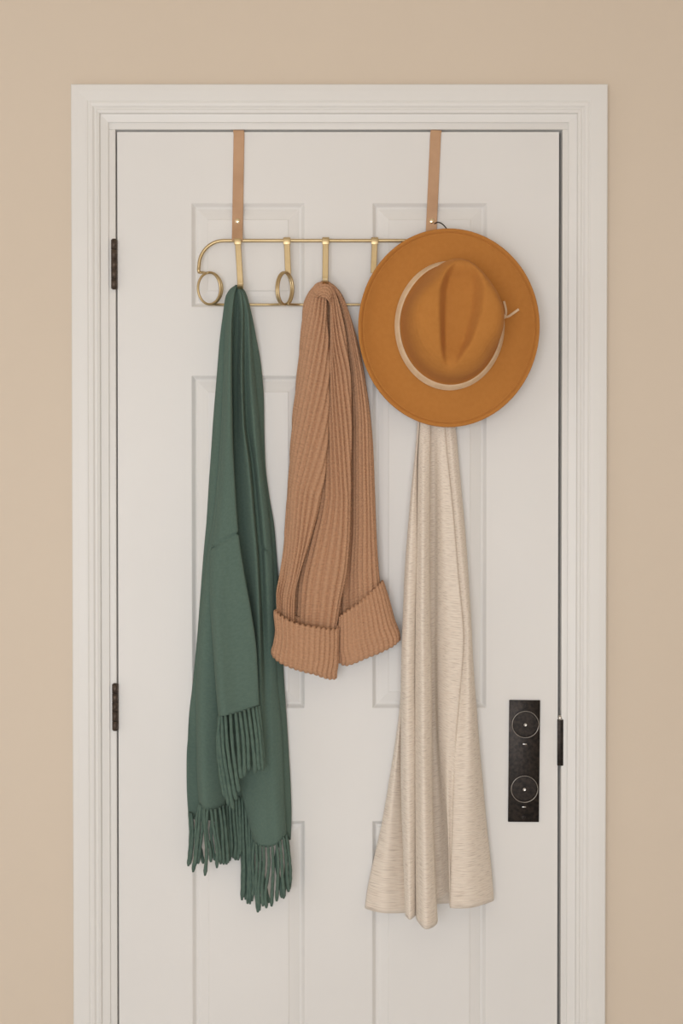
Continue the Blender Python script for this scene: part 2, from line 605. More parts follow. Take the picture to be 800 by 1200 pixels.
def hook(x0, x1, y1, full=True, wpx=7.2):
    """flat brass tab wrapped round the rod, running down and curling forward"""
    pts = []
    r = 5.0                                                # mm round the rod
    for a in range(200, -1, -20):
        aa = math.radians(a)
        pts.append(P(x0, 282 - (r / 1.5) * math.sin(aa), bar_d + r * math.cos(aa)))
    for f in (.12, .3, .5, .7, .88, 1.0):
        pts.append(P(x0 + (x1 - x0) * f, 282 + (y1 - 282) * f, bar_d + r + 5 * f))
    if full:
        for a in range(15, 190, 18):
            aa = math.radians(a)
            pts.append(P(x1, y1 + 7 * math.sin(aa), bar_d + 10 + 14 * (1 - math.cos(aa))))
    o = ribbon('hook', pts, (1, 0, 0), [wpx * S * (1.15 if i < 11 else .95) for i in range(len(pts))], .0022, M['brass'], rack)
    # folded collar gripping the rod
    bm = bmesh.new()
    vs_ = bm_box(bm, -.0062, .0062, -.0022, .0022, -.0052, .0052, .0009)
    c = P(x0, 283, bar_d + r + .4)
    for v in bm.verts:
        v.co += c
    bmobj('collar', bm, M['brass'], o, True, 40)
    return o


hook(278.5, 281.5, 331)
hook(336, 337.5, 321, False)
hook(381.5, 381.0, 326)
hook(439, 437.5, 320, False)
hook(506, 506, 331)


def strap(xt, xb, w):
    pts = []
    top = Z(154.6)
    fx = lambda py: xt + (xb - xt) * (py - 153) / 125
    pts.append(Vector((X(xt), TH + .0022, top - .09)))
    pts.append(Vector((X(xt), TH + .0022, top - .04)))
    pts.append(Vector((X(xt), TH + .0020, top - .001)))
    pts.append(Vector((X(xt), TH - .001, top + .0018)))
    pts.append(Vector((X(xt), .003, top + .0018)))
    pts.append(Vector((X(xt), -.0016, top + .0008)))
    for py in (158, 175, 200, 225, 245, 258):
        pts.append(P(fx(py), py, 2.2 if py < 240 else 3.0))
    pts.append(P(fx(268), 268, 6.5))
    pts.append(P(fx(275), 275, 13.0))
    pts.append(P(fx(279), 279, 18.0))
    pts.append(P(fx(282), 282, 19.2))
    pts.append(P(fx(284.5), 284.5, 17.5))
    pts.append(P(fx(285.8), 285.8, 13.5))
    pts.append(P(fx(284), 284, 9.0))
    pts.append(P(fx(276), 276, 6.5))
    pts.append(P(fx(266), 266, 3.2))
    o = ribbon('strap', smooth_path(pts[:16], 3), (1, 0, (xt - xb) / 125 * -1), w * S, .0026, M['leather'], rack)
    o['label'] = 'tan leather strap'
    disc('rivet', P(fx(259), 259, 4.2), .0047, .0022, M['brassr'], o, [(1, 0), (.95, .5), (.7, .85), (.35, 1), (0, 1)], 20)


strap(280.0, 278.0, 12.6)
strap(510.4, 504.8, 12.6)


# ------------------------------------------------------------------ draped cloth by fold lines
def pchip(x, y, xi):
    x = np.asarray(x, float); y = np.asarray(y, float)
    h = np.diff(x); dl = np.diff(y) / h
    n = len(x)
    m = np.zeros(n)
    if n == 2:
        m[:] = dl[0]
    else:
        for i in range(1, n - 1):
            if dl[i - 1] * dl[i] > 0:
                w1, w2 = 2 * h[i] + h[i - 1], h[i] + 2 * h[i - 1]
                m[i] = (w1 + w2) / (w1 / dl[i - 1] + w2 / dl[i])
        m[0], m[-1] = dl[0], dl[-1]
    k = np.clip(np.searchsorted(x, xi) - 1, 0, n - 2)
    t = (xi - x[k]) / h[k]
    return ((1 + 2 * t) * (1 - t) ** 2 * y[k] + t * (1 - t) ** 2 * h[k] * m[k]
            + t * t * (3 - 2 * t) * y[k + 1] + t * t * (t - 1) * h[k] * m[k + 1])


def sample_col(col, T):
    a = np.array(col, float)
    s = np.concatenate([[0], np.cumsum(np.sqrt(np.sum((np.diff(a, axis=0) / np.array([1.0, 1.0, 1.5])) ** 2, axis=1)) + 1e-4)])
    s /= s[-1]
    return np.stack([pchip(s, a[:, k], T) for k in range(3)], axis=-1)


def deepen(cols, k, base=16, y0=345, ramp=60):
    return [[(x, y, d if y < y0 else base + (d - base) * (1 + (k - 1) * min(1, (y - y0) / ramp))) for (x, y, d) in c] for c in cols]


def loft(name, cols, mat, parent, rows=120, sub=8, backd=8, rib=None, thick=2.2, noise_mm=.8, extra=None, topbias=1.25, nback=3,
         wr=(18, 4), apex=True, shear=0.0, shear_rng=(.05, .6), rib_end=50, rampk=3.0):
    T = np.linspace(0, 1, rows) ** topbias
    G = [sample_col(c, T) for c in cols]                       # each (rows, 3)
    first, last = G[0], G[-1]
    bd = backd[0] + (backd[1] - backd[0]) * np.clip((T - .5) / .35, 0, 1) if isinstance(backd, tuple) else backd
    for f in np.linspace(.9, .1, nback):
        b = first * (1 - f) + last * f
        ramp = np.clip(T * rampk, 0, 1) if apex else np.ones(rows)
        b[:, 2] = b[:, 2] * (1 - ramp) + np.minimum(b[:, 2], bd) * ramp
        G.append(b)
    n = len(G)
    sc = np.array([1, 1, 1 / 1.5])
    Q = [g * sc for g in G]
    out = []
    for k in range(n):
        p0, p1, p2, p3 = Q[(k - 1) % n], Q[k], Q[(k + 1) % n], Q[(k + 2) % n]
        dt = lambda a, b: (np.sqrt(np.sum((b - a) ** 2, axis=1)) + 1e-3)[:, None] ** .5
        t0 = np.zeros((rows, 1)); t1 = t0 + dt(p0, p1); t2 = t1 + dt(p1, p2); t3 = t2 + dt(p2, p3)
        for s in range(sub):
            t = t1 + (t2 - t1) * s / sub
            a1 = (t1 - t) / (t1 - t0) * p0 + (t - t0) / (t1 - t0) * p1
            a2 = (t2 - t) / (t2 - t1) * p1 + (t - t1) / (t2 - t1) * p2
            a3 = (t3 - t) / (t3 - t2) * p2 + (t - t2) / (t3 - t2) * p3
            b1 = (t2 - t) / (t2 - t0) * a1 + (t - t0) / (t2 - t0) * a2
            b2 = (t3 - t) / (t3 - t1) * a2 + (t - t1) / (t3 - t1) * a3
            out.append((t2 - t) / (t2 - t1) * b1 + (t - t1) / (t2 - t1) * b2)
    A = np.stack(out, axis=1)                                   # rows, m, 3
    m = A.shape[1]
    # arc length coordinates
    du = np.sqrt(np.sum((np.roll(A, -1, axis=1) - A) ** 2, axis=2))
    umean = du[int(rows * .35):int(rows * .95)].mean(axis=0)
    u = np.concatenate([[0], np.cumsum(umean)])                 # m+1
    total = u[-1]
    A[..., 2] *= 1.5
    W = Pa(A)
    dv = np.sqrt(np.sum(np.diff(W, axis=0) ** 2, axis=2)).mean(axis=1)
    v = np.concatenate([[0], np.cumsum(dv)])
    # normals from the grid
    gu = np.roll(W, -1, axis=1) - np.roll(W, 1, axis=1)
    gv = np.gradient(W, axis=0)
    N = np.cross(gu, gv)
    N /= (np.linalg.norm(N, axis=2, keepdims=True) + 1e-12)
    nf = sub * (len(cols) - 1)
    if N[:, :nf, 1].mean() > 0:
        N = -N
    disp = np.zeros((rows, m))
    if rib:
        pitch, amp = rib
        cnt = max(6, round(total / pitch))
        ph = u[:-1] / total * cnt
        st = np.clip((T - shear_rng[0]) / (shear_rng[1] - shear_rng[0]), 0, 1)
        ph2 = ph[None, :] + shear * st[:, None]
        cz = .5 + .5 * np.cos(2 * np.pi * ph2)
        prof_ = cz ** .38 - .72
        disp += amp * prof_ * (np.clip(T * 14 + .25, 0, 1) * np.clip((1 - T) * rib_end + .3, 0, 1))[:, None]
    if noise_mm:
        for i in range(rows):
            for j in range(m):
                p = W[i, j]
                q = Vector((p[0] * wr[0], p[1] * wr[0], p[2] * wr[1]))
                disp[i, j] += noise_mm * (noise.noise(q) + .4 * noise.noise(q * 2.7))
    if extra is not None:
        disp += extra(A)
    W = W + N * disp[..., None] * .001
    # one seam column repeated so that the texture coordinates run on
    W2 = np.concatenate([W, W[:, :1]], axis=1)
    uu = u * S
    V = W2.reshape(-1, 3)
    UV = np.stack(np.broadcast_arrays(uu[None, :], v[:, None]), axis=-1).reshape(-1, 2)
    mm = m + 1
    Fc = []
    for i in range(rows - 1):
        for j in range(m):
            Fc.append((i * mm + j, i * mm + j + 1, (i + 1) * mm + j + 1, (i + 1) * mm + j))
    o = obj(name, V, Fc, mat, parent, True, UV)
    # consistent outward normals
    nrm = o.data.polygons[(rows // 2) * m + nf // 2].normal
    if nrm.y * N[rows // 2, nf // 2, 1] < 0:
        o.data.flip_normals()
    if thick:
        md = o.modifiers.new('thickness', 'SOLIDIFY')
        md.thickness = thick * .001
        md.offset = -1
        md.use_rim = True
    return o


def crease_line(x0, y0, x1, y1, depth=4.2, width=1.6):
    def f(A):
        px, py = A[..., 0], A[..., 1]
        t = (px - x0) / (x1 - x0)
        yl = y0 + (y1 - y0) * t
        g = np.exp(-((py - yl) / width) ** 2)
        w = np.clip((t + .05) * 12, 0, 1) * np.clip((1.05 - t) * 12, 0, 1)
        front = A[..., 2] > 22
        return -depth * g * w * front
    return f


# ------------------------------------------------------------------ green fringed scarf
scarf = thing('scarf', P(279, 1000, 8), 'dark green wool scarf with fringed ends hanging from a brass hook', 'scarf')
AP = (278, 333, 36)


def tassel(pts, parent, r=2.5, n=None):
    """one twisted fringe strand: thin at its root, a little thicker towards its cut end"""
    w = smooth_path([P(*p) for p in pts], 5)
    k = len(w)
    rad = []
    for i in range(k):
        f = i / (k - 1)
        q = r * S * (.75 + .3 * f) * (1 + .10 * math.sin(i * 1.9 + pts[0][0]))
        if i == k - 1: q *= .55
        if i == 0: q *= .8
        rad.append(q)
    return tube('tassel', w, rad, M['tassel'], parent, 7)


rear = loft('rear_layer', [
    [(276, 334, 30), (270, 338, 28), (264, 348, 24), (261, 368, 20), (257, 400, 18), (253, 450, 8), (249, 500, 6), (245, 560, 6), (242, 610, 6), (238, 655, 6),
     (234, 705, 6), (230, 755, 6), (225, 805, 6), (221, 842, 6), (219.5, 880, 6), (219.5, 920, 6), (221, 955, 6)],
    [(277, 334, 34), (272, 345, 32), (264, 400, 20), (256, 500, 20), (250, 610, 20), (244, 705, 20), (238, 805, 20), (232, 880, 6), (233, 962, 6)],
    [(278, 334, 35), (279, 350, 32), (279, 420, 20), (279, 560, 16), (278, 700, 16), (272, 850, 16), (266, 942, 16)],
    [(278, 334, 35), (281, 350, 32), (286, 420, 22), (290, 560, 20), (296, 700, 18), (294, 850, 18), (287, 935, 18)],
    [(279, 334, 34), (286, 347, 30), (296, 420, 24), (303, 500, 20), (312, 610, 20), (320, 705, 22), (326, 805, 22), (332, 880, 24), (333, 975, 22)],
    [(280, 334, 30), (287, 341, 26), (293, 360, 22), (301, 400, 17), (306, 430, 8), (309, 470, 6), (309.5, 505, 6), (311, 545, 6), (316, 585, 6), (321, 615, 6),
     (324, 650, 6), (327, 690, 6), (330, 735, 6), (332, 780, 6), (335, 830, 6), (338, 880, 6), (340.5, 920, 6), (341.5, 955, 6), (340.5, 984, 6)],
], M['green'], scarf, rows=110, sub=7, backd=3)

left = loft('left_fold', deepen([
    [(277, 334, 36), (270, 339, 34), (265, 350, 32), (263, 400, 32), (260, 480, 32), (256, 545, 32), (250, 607, 32), (243, 650, 32), (237, 705, 33), (232, 757, 33),
     (229.5, 825, 34), (230, 880, 31), (231, 921, 32), (233.5, 944, 33)],
    [(277, 334, 38), (272, 345, 40), (267, 400, 41), (263, 480, 40), (259, 545, 39), (254, 607, 39), (249, 650, 40), (243, 705, 42), (239, 757, 44), (236, 825, 46), (237, 880, 46),
     (239, 948, 46)],
    [(277, 334, 38), (273, 348, 40), (269, 420, 39), (266, 500, 38), (262, 600, 38), (258, 680, 39), (254, 757, 42), (250, 825, 43), (250, 890, 42), (250, 950, 42)],
    [(277, 334, 36), (274, 350, 34), (271, 420, 32), (270, 500, 30), (270, 600, 28), (272, 680, 28), (272, 757, 28), (268, 825, 27), (266, 890, 26), (264, 944, 25)],
], 1.35), M['green'], scarf, rows=110, sub=8, backd=18)

right = loft('right_fold', deepen([
    [(278, 334, 36), (276, 341, 30), (275.5, 370, 26), (273, 420, 24), (273, 500, 22), (275, 580, 22), (277, 660, 22), (278, 740, 22), (278, 830, 24), (279, 905, 26), (289, 955, 28), (297, 987, 30)],
    [(278, 334, 38), (278, 343, 36), (279, 370, 32), (277.5, 420, 28), (278, 500, 26), (281.5, 580, 26), (287, 660, 26), (294, 740, 30), (297, 830, 36), (297, 905, 43), (299, 955, 44), (303, 991, 44)],
    [(278, 334, 38), (282, 345, 42), (284, 370, 46), (283, 430, 46), (285, 495, 43), (291, 545, 41), (297, 615, 41), (300, 650, 42), (303, 712, 43), (304.5, 775, 44), (306, 850, 46), (309, 920, 47), (312, 993, 47)],
    [(278, 334, 37), (284, 346, 38), (287, 370, 36), (287, 430, 30), (289, 495, 22), (295.5, 545, 18), (301.5, 615, 17), (304.5, 650, 17), (307.5, 712, 20), (310, 775, 28), (312, 850, 42), (315, 920, 46), (319, 992, 47)],
    [(279, 334, 37), (286, 347, 38), (291, 370, 38), (293, 430, 37), (297, 495, 34), (303, 560, 33), (309, 620, 31), (313, 690, 29), (316, 760, 29), (319, 840, 40), (323, 920, 45), (327, 987, 46)],
    [(279, 334, 36), (287, 344, 30), (292, 370, 28), (297, 425, 25), (302, 475, 23), (307, 532, 22), (312, 578, 22), (317, 622, 20), (320, 665, 20), (322, 720, 20), (325, 800, 24), (330, 855, 30), (333, 932, 32),
     (335.5, 978, 33)],
], 1.2), M['green'], scarf, rows=260, sub=8, backd=18, extra=crease_line(303, 641, 318, 647))

front = loft('front_end', deepen([
    [(277, 334, 40), (271, 341, 40), (267, 360, 40), (265, 420, 40), (262, 490, 40), (258, 560, 40), (252, 615, 40), (246, 655, 42), (246, 700, 46), (249.5, 760, 50), (253, 810, 53), (255.5, 839, 55)],
    [(277, 334, 42), (273, 345, 46), (269, 380, 48), (268, 430, 50), (266, 500, 50), (263, 565, 50), (258, 620, 51), (253, 665, 54), (253, 710, 57), (255, 760, 62), (258, 810, 65), (261, 839, 66)],
    [(277, 334, 42), (274, 348, 46), (270.5, 390, 49), (270, 430, 50), (269, 500, 51), (269, 570, 52), (268, 630, 53), (268, 690, 55), (273, 760, 58), (277, 810, 60), (280, 835, 61)],
    [(277, 334, 41), (274, 350, 44), (271.5, 390, 46), (271.5, 430, 47), (272, 500, 48), (275, 570, 50), (279, 625, 51), (284.5, 664, 52), (293, 712, 54), (300, 762, 55), (303.5, 826, 56)],
    [(277, 334, 38), (274.5, 350, 38), (272, 390, 36), (271.5, 430, 36), (272, 500, 37), (274.5, 570, 40), (278, 625, 42), (283, 664, 44), (291, 712, 46), (298, 762, 47), (301.5, 827, 48)],
], 1.5), M['green'], scarf, rows=260, sub=9, backd=52, extra=crease_line(245, 642, 281, 624), nback=3)

rng = random.Random(3)
# front end fringe, over the other layers
front_t = [((256, 838, 57), (258, 880, 62), (265, 925, 60), (268, 944, 58)), ((260, 839, 63), (262, 880, 66), (270, 930, 62), (273, 948, 60)),
           ((264, 838, 65), (267, 880, 68), (274, 925, 64), (277, 937, 62)), ((262, 839, 58), (264, 885, 58), (269, 930, 56), (271, 941, 54)),
           ((270, 836, 65), (272, 870, 68), (277, 910, 66), (280, 928, 64)), ((276, 835, 64), (279, 870, 68), (281, 900, 67), (283, 912, 66)),
           ((281, 834, 63), (285, 868, 67), (286, 895, 66), (286, 910, 65)), ((286, 832, 62), (290, 865, 66), (291, 890, 65), (291.5, 903, 64)),
           ((291, 830, 61), (295, 862, 65), (298, 890, 64), (299, 906, 63)), ((296, 829, 60), (300, 860, 64), (302, 885, 63), (303.5, 903, 62)),
           ((300, 828, 58), (304, 860, 62), (306, 885, 61), (307.5, 903, 60)), ((303, 827, 55), (306, 860, 58), (308, 885, 57), (308.5, 900, 56)),
           ((258, 838, 60), (255, 870, 60), (259, 910, 58), (264, 935, 56))]
for t in front_t:
    tassel([(x, y, 16 + (d - 16) * 1.5) for (x, y, d) in t], front, 2.6)
left_t = [((234, 942, 36), (230, 965, 38), (229, 1000, 36), (226, 1022, 34)), ((235, 943, 40), (233, 970, 42), (230, 1000, 40), (228, 1016, 38)),
          ((239, 946, 45), (240, 970, 46), (242, 1000, 44), (240, 1026, 40)), ((237, 945, 40), (237, 970, 40), (234, 995, 38), (232, 1012, 36)),
          ((243, 947, 45), (242, 975, 44), (246, 995, 42), (247, 1010, 40)), ((247, 948, 45), (250, 970, 46), (254, 995, 44), (254, 1017, 40)),
          ((252, 948, 44), (254, 975, 44), (257, 995, 42), (258, 1010, 40)), ((257, 946, 40), (260, 970, 40), (261, 995, 38), (262, 1013, 36)),
          ((261, 944, 34), (264, 970, 36), (266, 995, 34), (267, 1011, 32)), ((250, 948, 40), (247, 975, 38), (250, 1000, 36), (252, 1008, 34))]
for t in left_t:
    tassel([(x, y, 16 + (d - 16) * 1.35) for (x, y, d) in t], left, 2.2)
rear_t = [((221.5, 952, 15), (223, 975, 18), (222, 1000, 18), (220.5, 1015, 18)), ((224, 953, 18), (226, 975, 20), (224, 1000, 20), (222, 1013, 20)),
          ((229, 957, 20), (232, 980, 22), (236, 1000, 22), (238, 1012, 22)),
          ]
for i_ in range(22):                                            # inner strands, close together and partly hidden
    x_ = 256 + i_ * 1.85
    y_ = 946 - abs(x_ - 272) * -.35 if x_ < 272 else 942 - (x_ - 272) * .3
    long_ = x_ > 281
    e_ = (1052 + rng.uniform(-6, 8)) if long_ else (1012 - (x_ - 256) * .35 + rng.uniform(-4, 5))
    dd_ = 15 + 7 * (i_ % 2) + rng.uniform(-1, 1)
    w_ = rng.uniform(-2, 2)
    rear_t.append(((x_, y_ - 6, dd_), (x_ + 1 + w_ * .3, y_ + (e_ - y_) * .35, dd_ + 2), (x_ + 2 + w_, y_ + (e_ - y_) * .7, dd_ + 2), (x_ + 1.5 + w_ * .5, e_, dd_ + 2)))
rear_t += [
          ((337, 983, 17), (339, 1005, 20), (340, 1025, 20), (339, 1042, 20)), ((333, 984, 20), (335, 1010, 22), (334, 1035, 22), (332, 1053, 22))]
for t in rear_t:
    tassel(t, rear, 2.1)
right_t = [((298, 986, 34), (296, 1010, 36), (298, 1035, 36), (296, 1050, 36)), ((300, 988, 42), (301, 1010, 44), (300, 1040, 42), (302, 1069, 40)),
           ((305, 990, 46), (305, 1015, 46), (303, 1045, 44), (304, 1067, 42)), ((309, 991, 48), (309, 1015, 48), (307, 1040, 46), (308, 1062, 44)),
           ((314, 991, 48), (315, 1015, 48), (311, 1045, 46), (312, 1064, 44)), ((319, 990, 48), (320, 1015, 48), (319, 1040, 46), (318, 1062, 44)),
           ((324, 988, 47), (326, 1010, 47), (325, 1038, 45), (324, 1056, 43)), ((328, 985, 46), (330, 1010, 46), (331, 1030, 44), (333, 1050, 42)),
           ((332, 981, 42), (335, 1005, 42), (336, 1025, 40), (338, 1045, 38)), ((335, 978, 36), (338, 1000, 38), (340, 1020, 36), (339.5, 1036, 34)),
           ((302, 988, 40), (306, 1015, 38), (311, 1040, 36), (315, 1058, 34)), ((326, 986, 42), (323, 1010, 40), (328, 1035, 38), (330, 1052, 36))]
for t in right_t:
    tassel([(x, y, 16 + (d - 16) * 1.2) for (x, y, d) in t], right, 2.2)

# ------------------------------------------------------------------ tan rib-knit sweater
sw = thing('sweater', P(393, 790, 8), 'tan rib-knit sweater on a brass hook with two turned-up cuffs hanging down', 'sweater')
RIB = (6.6, 6.0)
loft('left_sleeve', [
    [(378, 331, 32), (370, 334, 30), (362, 343, 26), (356, 357, 22), (353.5, 380, 20), (352, 400, 19), (349, 430, 18), (346, 460, 18), (343, 490, 18), (340, 530, 18), (338, 565, 18), (336, 600, 18), (333, 640, 30),
     (328, 675, 38), (324.5, 697, 44), (326, 735, 48)],
    [(378, 331, 38), (372, 336, 42), (365, 348, 42), (360, 370, 40), (357, 400, 40), (354, 440, 40), (350, 490, 42), (346, 540, 44), (343, 590, 46), (340, 640, 46), (335, 680, 46), (331, 700, 46), (330, 740, 46)],
    [(379, 331, 40), (376, 336, 48), (372, 348, 52), (368, 372, 52), (366, 400, 52), (364, 440, 53), (361, 490, 54), (357, 540, 55), (352, 590, 56), (347, 640, 56), (340, 680, 56), (336, 705, 54), (335, 742, 52)],
    [(380, 331, 41), (379, 336, 48), (378, 348, 52), (376, 374, 54), (375, 400, 54), (374, 440, 55), (371, 490, 57), (367, 540, 59), (361, 590, 60), (354, 640, 60), (346, 680, 59), (341, 705, 57), (340, 744, 53)],
    [(380, 331, 40), (382, 337, 44), (382.5, 352, 46), (382, 375, 48), (384, 400, 48), (384.5, 440, 50), (383.5, 490, 53), (381, 540, 56), (373, 594, 56), (363, 632, 56), (352, 668, 54), (345, 697, 52), (344, 746, 50)],
    [(380, 331, 36), (380.5, 337, 34), (380, 352, 32), (380, 375, 32), (382, 400, 32), (382, 440, 33), (381, 490, 36), (378, 540, 38), (369, 594, 38), (359, 632, 38), (348, 668, 36), (342, 697, 36), (342, 744, 36)],
], M['knit'], sw, rows=140, sub=26, backd=(10, 34), rib=RIB, thick=2.5, noise_mm=1.0, shear=5.0, shear_rng=(.1, .6))
loft('body_fold', [
    [(381, 331, 36), (381, 340, 30), (380, 357, 24), (380, 400, 22), (379, 440, 22), (376, 500, 22), (371, 560, 22), (363, 600, 22), (352, 640, 22), (342, 690, 24), (340, 750, 26)],
    [(381, 331, 38), (382, 340, 34), (384, 357, 20), (384, 380, 18), (384, 415, 18), (383, 440, 20), (381, 500, 26), (376, 560, 28), (369, 600, 28), (359, 640, 28), (348, 690, 28), (346, 750, 30)],
    [(381, 331, 40), (384.5, 340, 44), (387.5, 362, 44), (388, 400, 46), (387.5, 440, 47), (386, 500, 46), (382, 560, 44), (376, 600, 42), (367, 640, 42), (357, 690, 42), (353, 750, 42)],
    [(381, 331, 41), (386, 340, 48), (389, 362, 50), (391, 400, 50), (394, 440, 51), (395, 500, 51), (394, 560, 50), (391, 600, 48), (385, 640, 48), (377, 690, 48), (371, 750, 47)],
    [(382, 331, 41), (389, 340, 47), (394, 362, 50), (398, 400, 50), (403, 440, 51), (404, 500, 52), (403, 560, 53), (402, 610, 52), (398, 660, 51), (391, 704, 50), (385, 752, 48)],
    [(382, 331, 40), (391, 341, 44), (398, 362, 45), (405, 400, 45), (410, 447, 46), (411, 500, 47), (410, 560, 48), (409, 613, 47), (405.5, 666, 46), (398, 706, 45), (391, 752, 42)],
    [(382, 331, 36), (390, 341, 34), (396, 362, 30), (402, 400, 28), (407, 447, 27), (408, 500, 27), (407, 560, 27), (405, 613, 27), (401, 666, 27), (394, 706, 27), (388, 752, 27)],
], M['knit'], sw, rows=140, sub=26, backd=12, rib=RIB, thick=2.5, noise_mm=1.0, shear=-3.5, shear_rng=(.1, .6))
loft('right_sleeve', [
    [(382, 331, 36), (388, 338, 30), (394, 355, 24), (400, 400, 20), (404, 447, 18), (405, 500, 18), (405, 560, 18), (405, 613, 18), (400, 660, 18), (395, 700, 18), (397, 745, 18)],
    [(382, 331, 38), (391, 339, 36), (400, 358, 32), (408, 400, 28), (413, 447, 24), (415, 500, 22), (415, 560, 22), (415, 613, 22), (413, 660, 24), (412, 700, 26), (414, 735, 28)],
    [(382, 331, 39), (392, 339, 40), (402, 358, 38), (411, 400, 37), (418, 447, 37), (421, 500, 37), (421, 560, 34), (421, 613, 32), (420, 660, 33), (421, 695, 36), (424, 725, 38)],
    [(382, 331, 39), (393, 339, 38), (404, 358, 38), (415, 400, 39), (423, 447, 40), (428, 500, 42), (429, 560, 42), (430, 613, 42), (430, 660, 44), (431, 690, 46), (435, 718, 46)],
    [(382, 331, 37), (394, 339, 33), (405, 358, 31), (417, 400, 31), (426, 447, 33), (432, 500, 35), (434, 560, 37), (436, 613, 38), (438, 655, 40), (440, 685, 42), (444, 712, 42)],
    [(382, 331, 32), (391, 335, 28), (402, 350, 22), (407, 365, 19), (414, 386, 17), (420.5, 412, 16), (427, 447, 16), (432, 482, 16), (436, 522, 16), (438, 562, 16), (439.5, 605, 18), (441, 640, 20), (444, 680, 24),
     (449, 708, 28)],
], M['knit'], sw, rows=140, sub=26, backd=10, rib=RIB, thick=2.5, noise_mm=1.0)

# gathered collar of ribs where the hook carries it
loft('gathered_top', [
    [(366, 347, 30), (366, 341, 32), (369, 334, 33), (374, 331, 33), (380, 330.5, 33), (387, 332, 33), (392, 338, 32), (393, 346, 30)],
    [(366, 348, 42), (368, 341, 46), (371, 336, 46), (376, 333, 45), (381, 332.5, 45), (386, 334, 45), (390, 340, 46), (391, 348, 42)],
    [(368, 349, 50), (370, 343, 55), (374, 339, 56), (378, 337, 55), (382, 337, 55), (385, 339, 55), (388, 344, 54), (389, 351, 48)],
    [(371, 349, 52), (373, 346, 58), (376, 344, 60), (379, 343, 60), (382, 343.5, 60), (385, 346, 59), (387, 350, 56), (388, 355, 48)],
    [(374, 350, 48), (376, 348, 54), (378, 347.5, 56), (380, 348, 56), (382, 349, 56), (384, 351, 55), (386, 354, 52), (386.5, 358, 46)],
], M['knit'], sw, rows=60, sub=14, backd=34, rib=(5.0, 3.0), thick=2.0, noise_mm=1.0, topbias=1.0, apex=False)


def cuff(cols, backd, amp=4.2):
    cc = []
    for c in cols:
        (x0, y0, d0), (x1, y1, d1) = c[0], c[-1]
        cc.append([(x0, y0 + 14, d0 - 10), (x0, y0 + 3, d0 - 9), (x0, y0 - .2, d0 - 6), (x0, y0, d0 - 2.5), (x0 + (x1 - x0) * .06, y0 + 3, d0)] + list(c[1:-1]) +
                  [(x1, y1 - 5, d1), (x1, y1 - 1, d1 - 3), (x1, y1, d1 - 8), (x1, y1 - 4, d1 - 14)])
    return loft('cuff', cc, M['knit'], sw, rows=80, sub=22, rib_end=4, backd=backd, rib=(6.4, amp), thick=0, noise_mm=1.6, topbias=1.0, apex=False, wr=(22, 16))


cuff([[(322, 715, 54), (323, 738, 54), (320, 755, 54), (318, 767, 56)],
      [(328, 721, 68), (329, 745, 70), (326, 765, 71), (325, 776, 70)],
      [(344, 729, 74), (344, 750, 77), (343, 770, 78), (342, 784, 76)],
      [(372, 735, 72), (371, 755, 75), (370, 775, 76), (368, 791, 74)],
      [(390, 737, 62), (390, 757, 65), (388, 780, 66), (386, 796, 63)],
      [(397.5, 735, 52), (397, 757, 52), (395.5, 780, 52), (394, 795, 52)]], 38)
cuff([[(396, 723, 32), (394.5, 742, 34), (394, 760, 34), (395.5, 774, 34)],
      [(402, 719, 52), (402, 740, 55), (402, 760, 56), (405, 780, 54)],
      [(418, 708, 62), (420, 730, 65), (422, 752, 66), (426, 773, 63)],
      [(434, 695, 62), (439, 718, 64), (443, 740, 65), (448, 764, 62)],
      [(444, 685, 52), (450, 707, 54), (456, 730, 55), (463, 756, 52)],
      [(448, 681, 32), (455, 702, 34), (461.5, 724, 34), (468.5, 750, 34)]], 12)

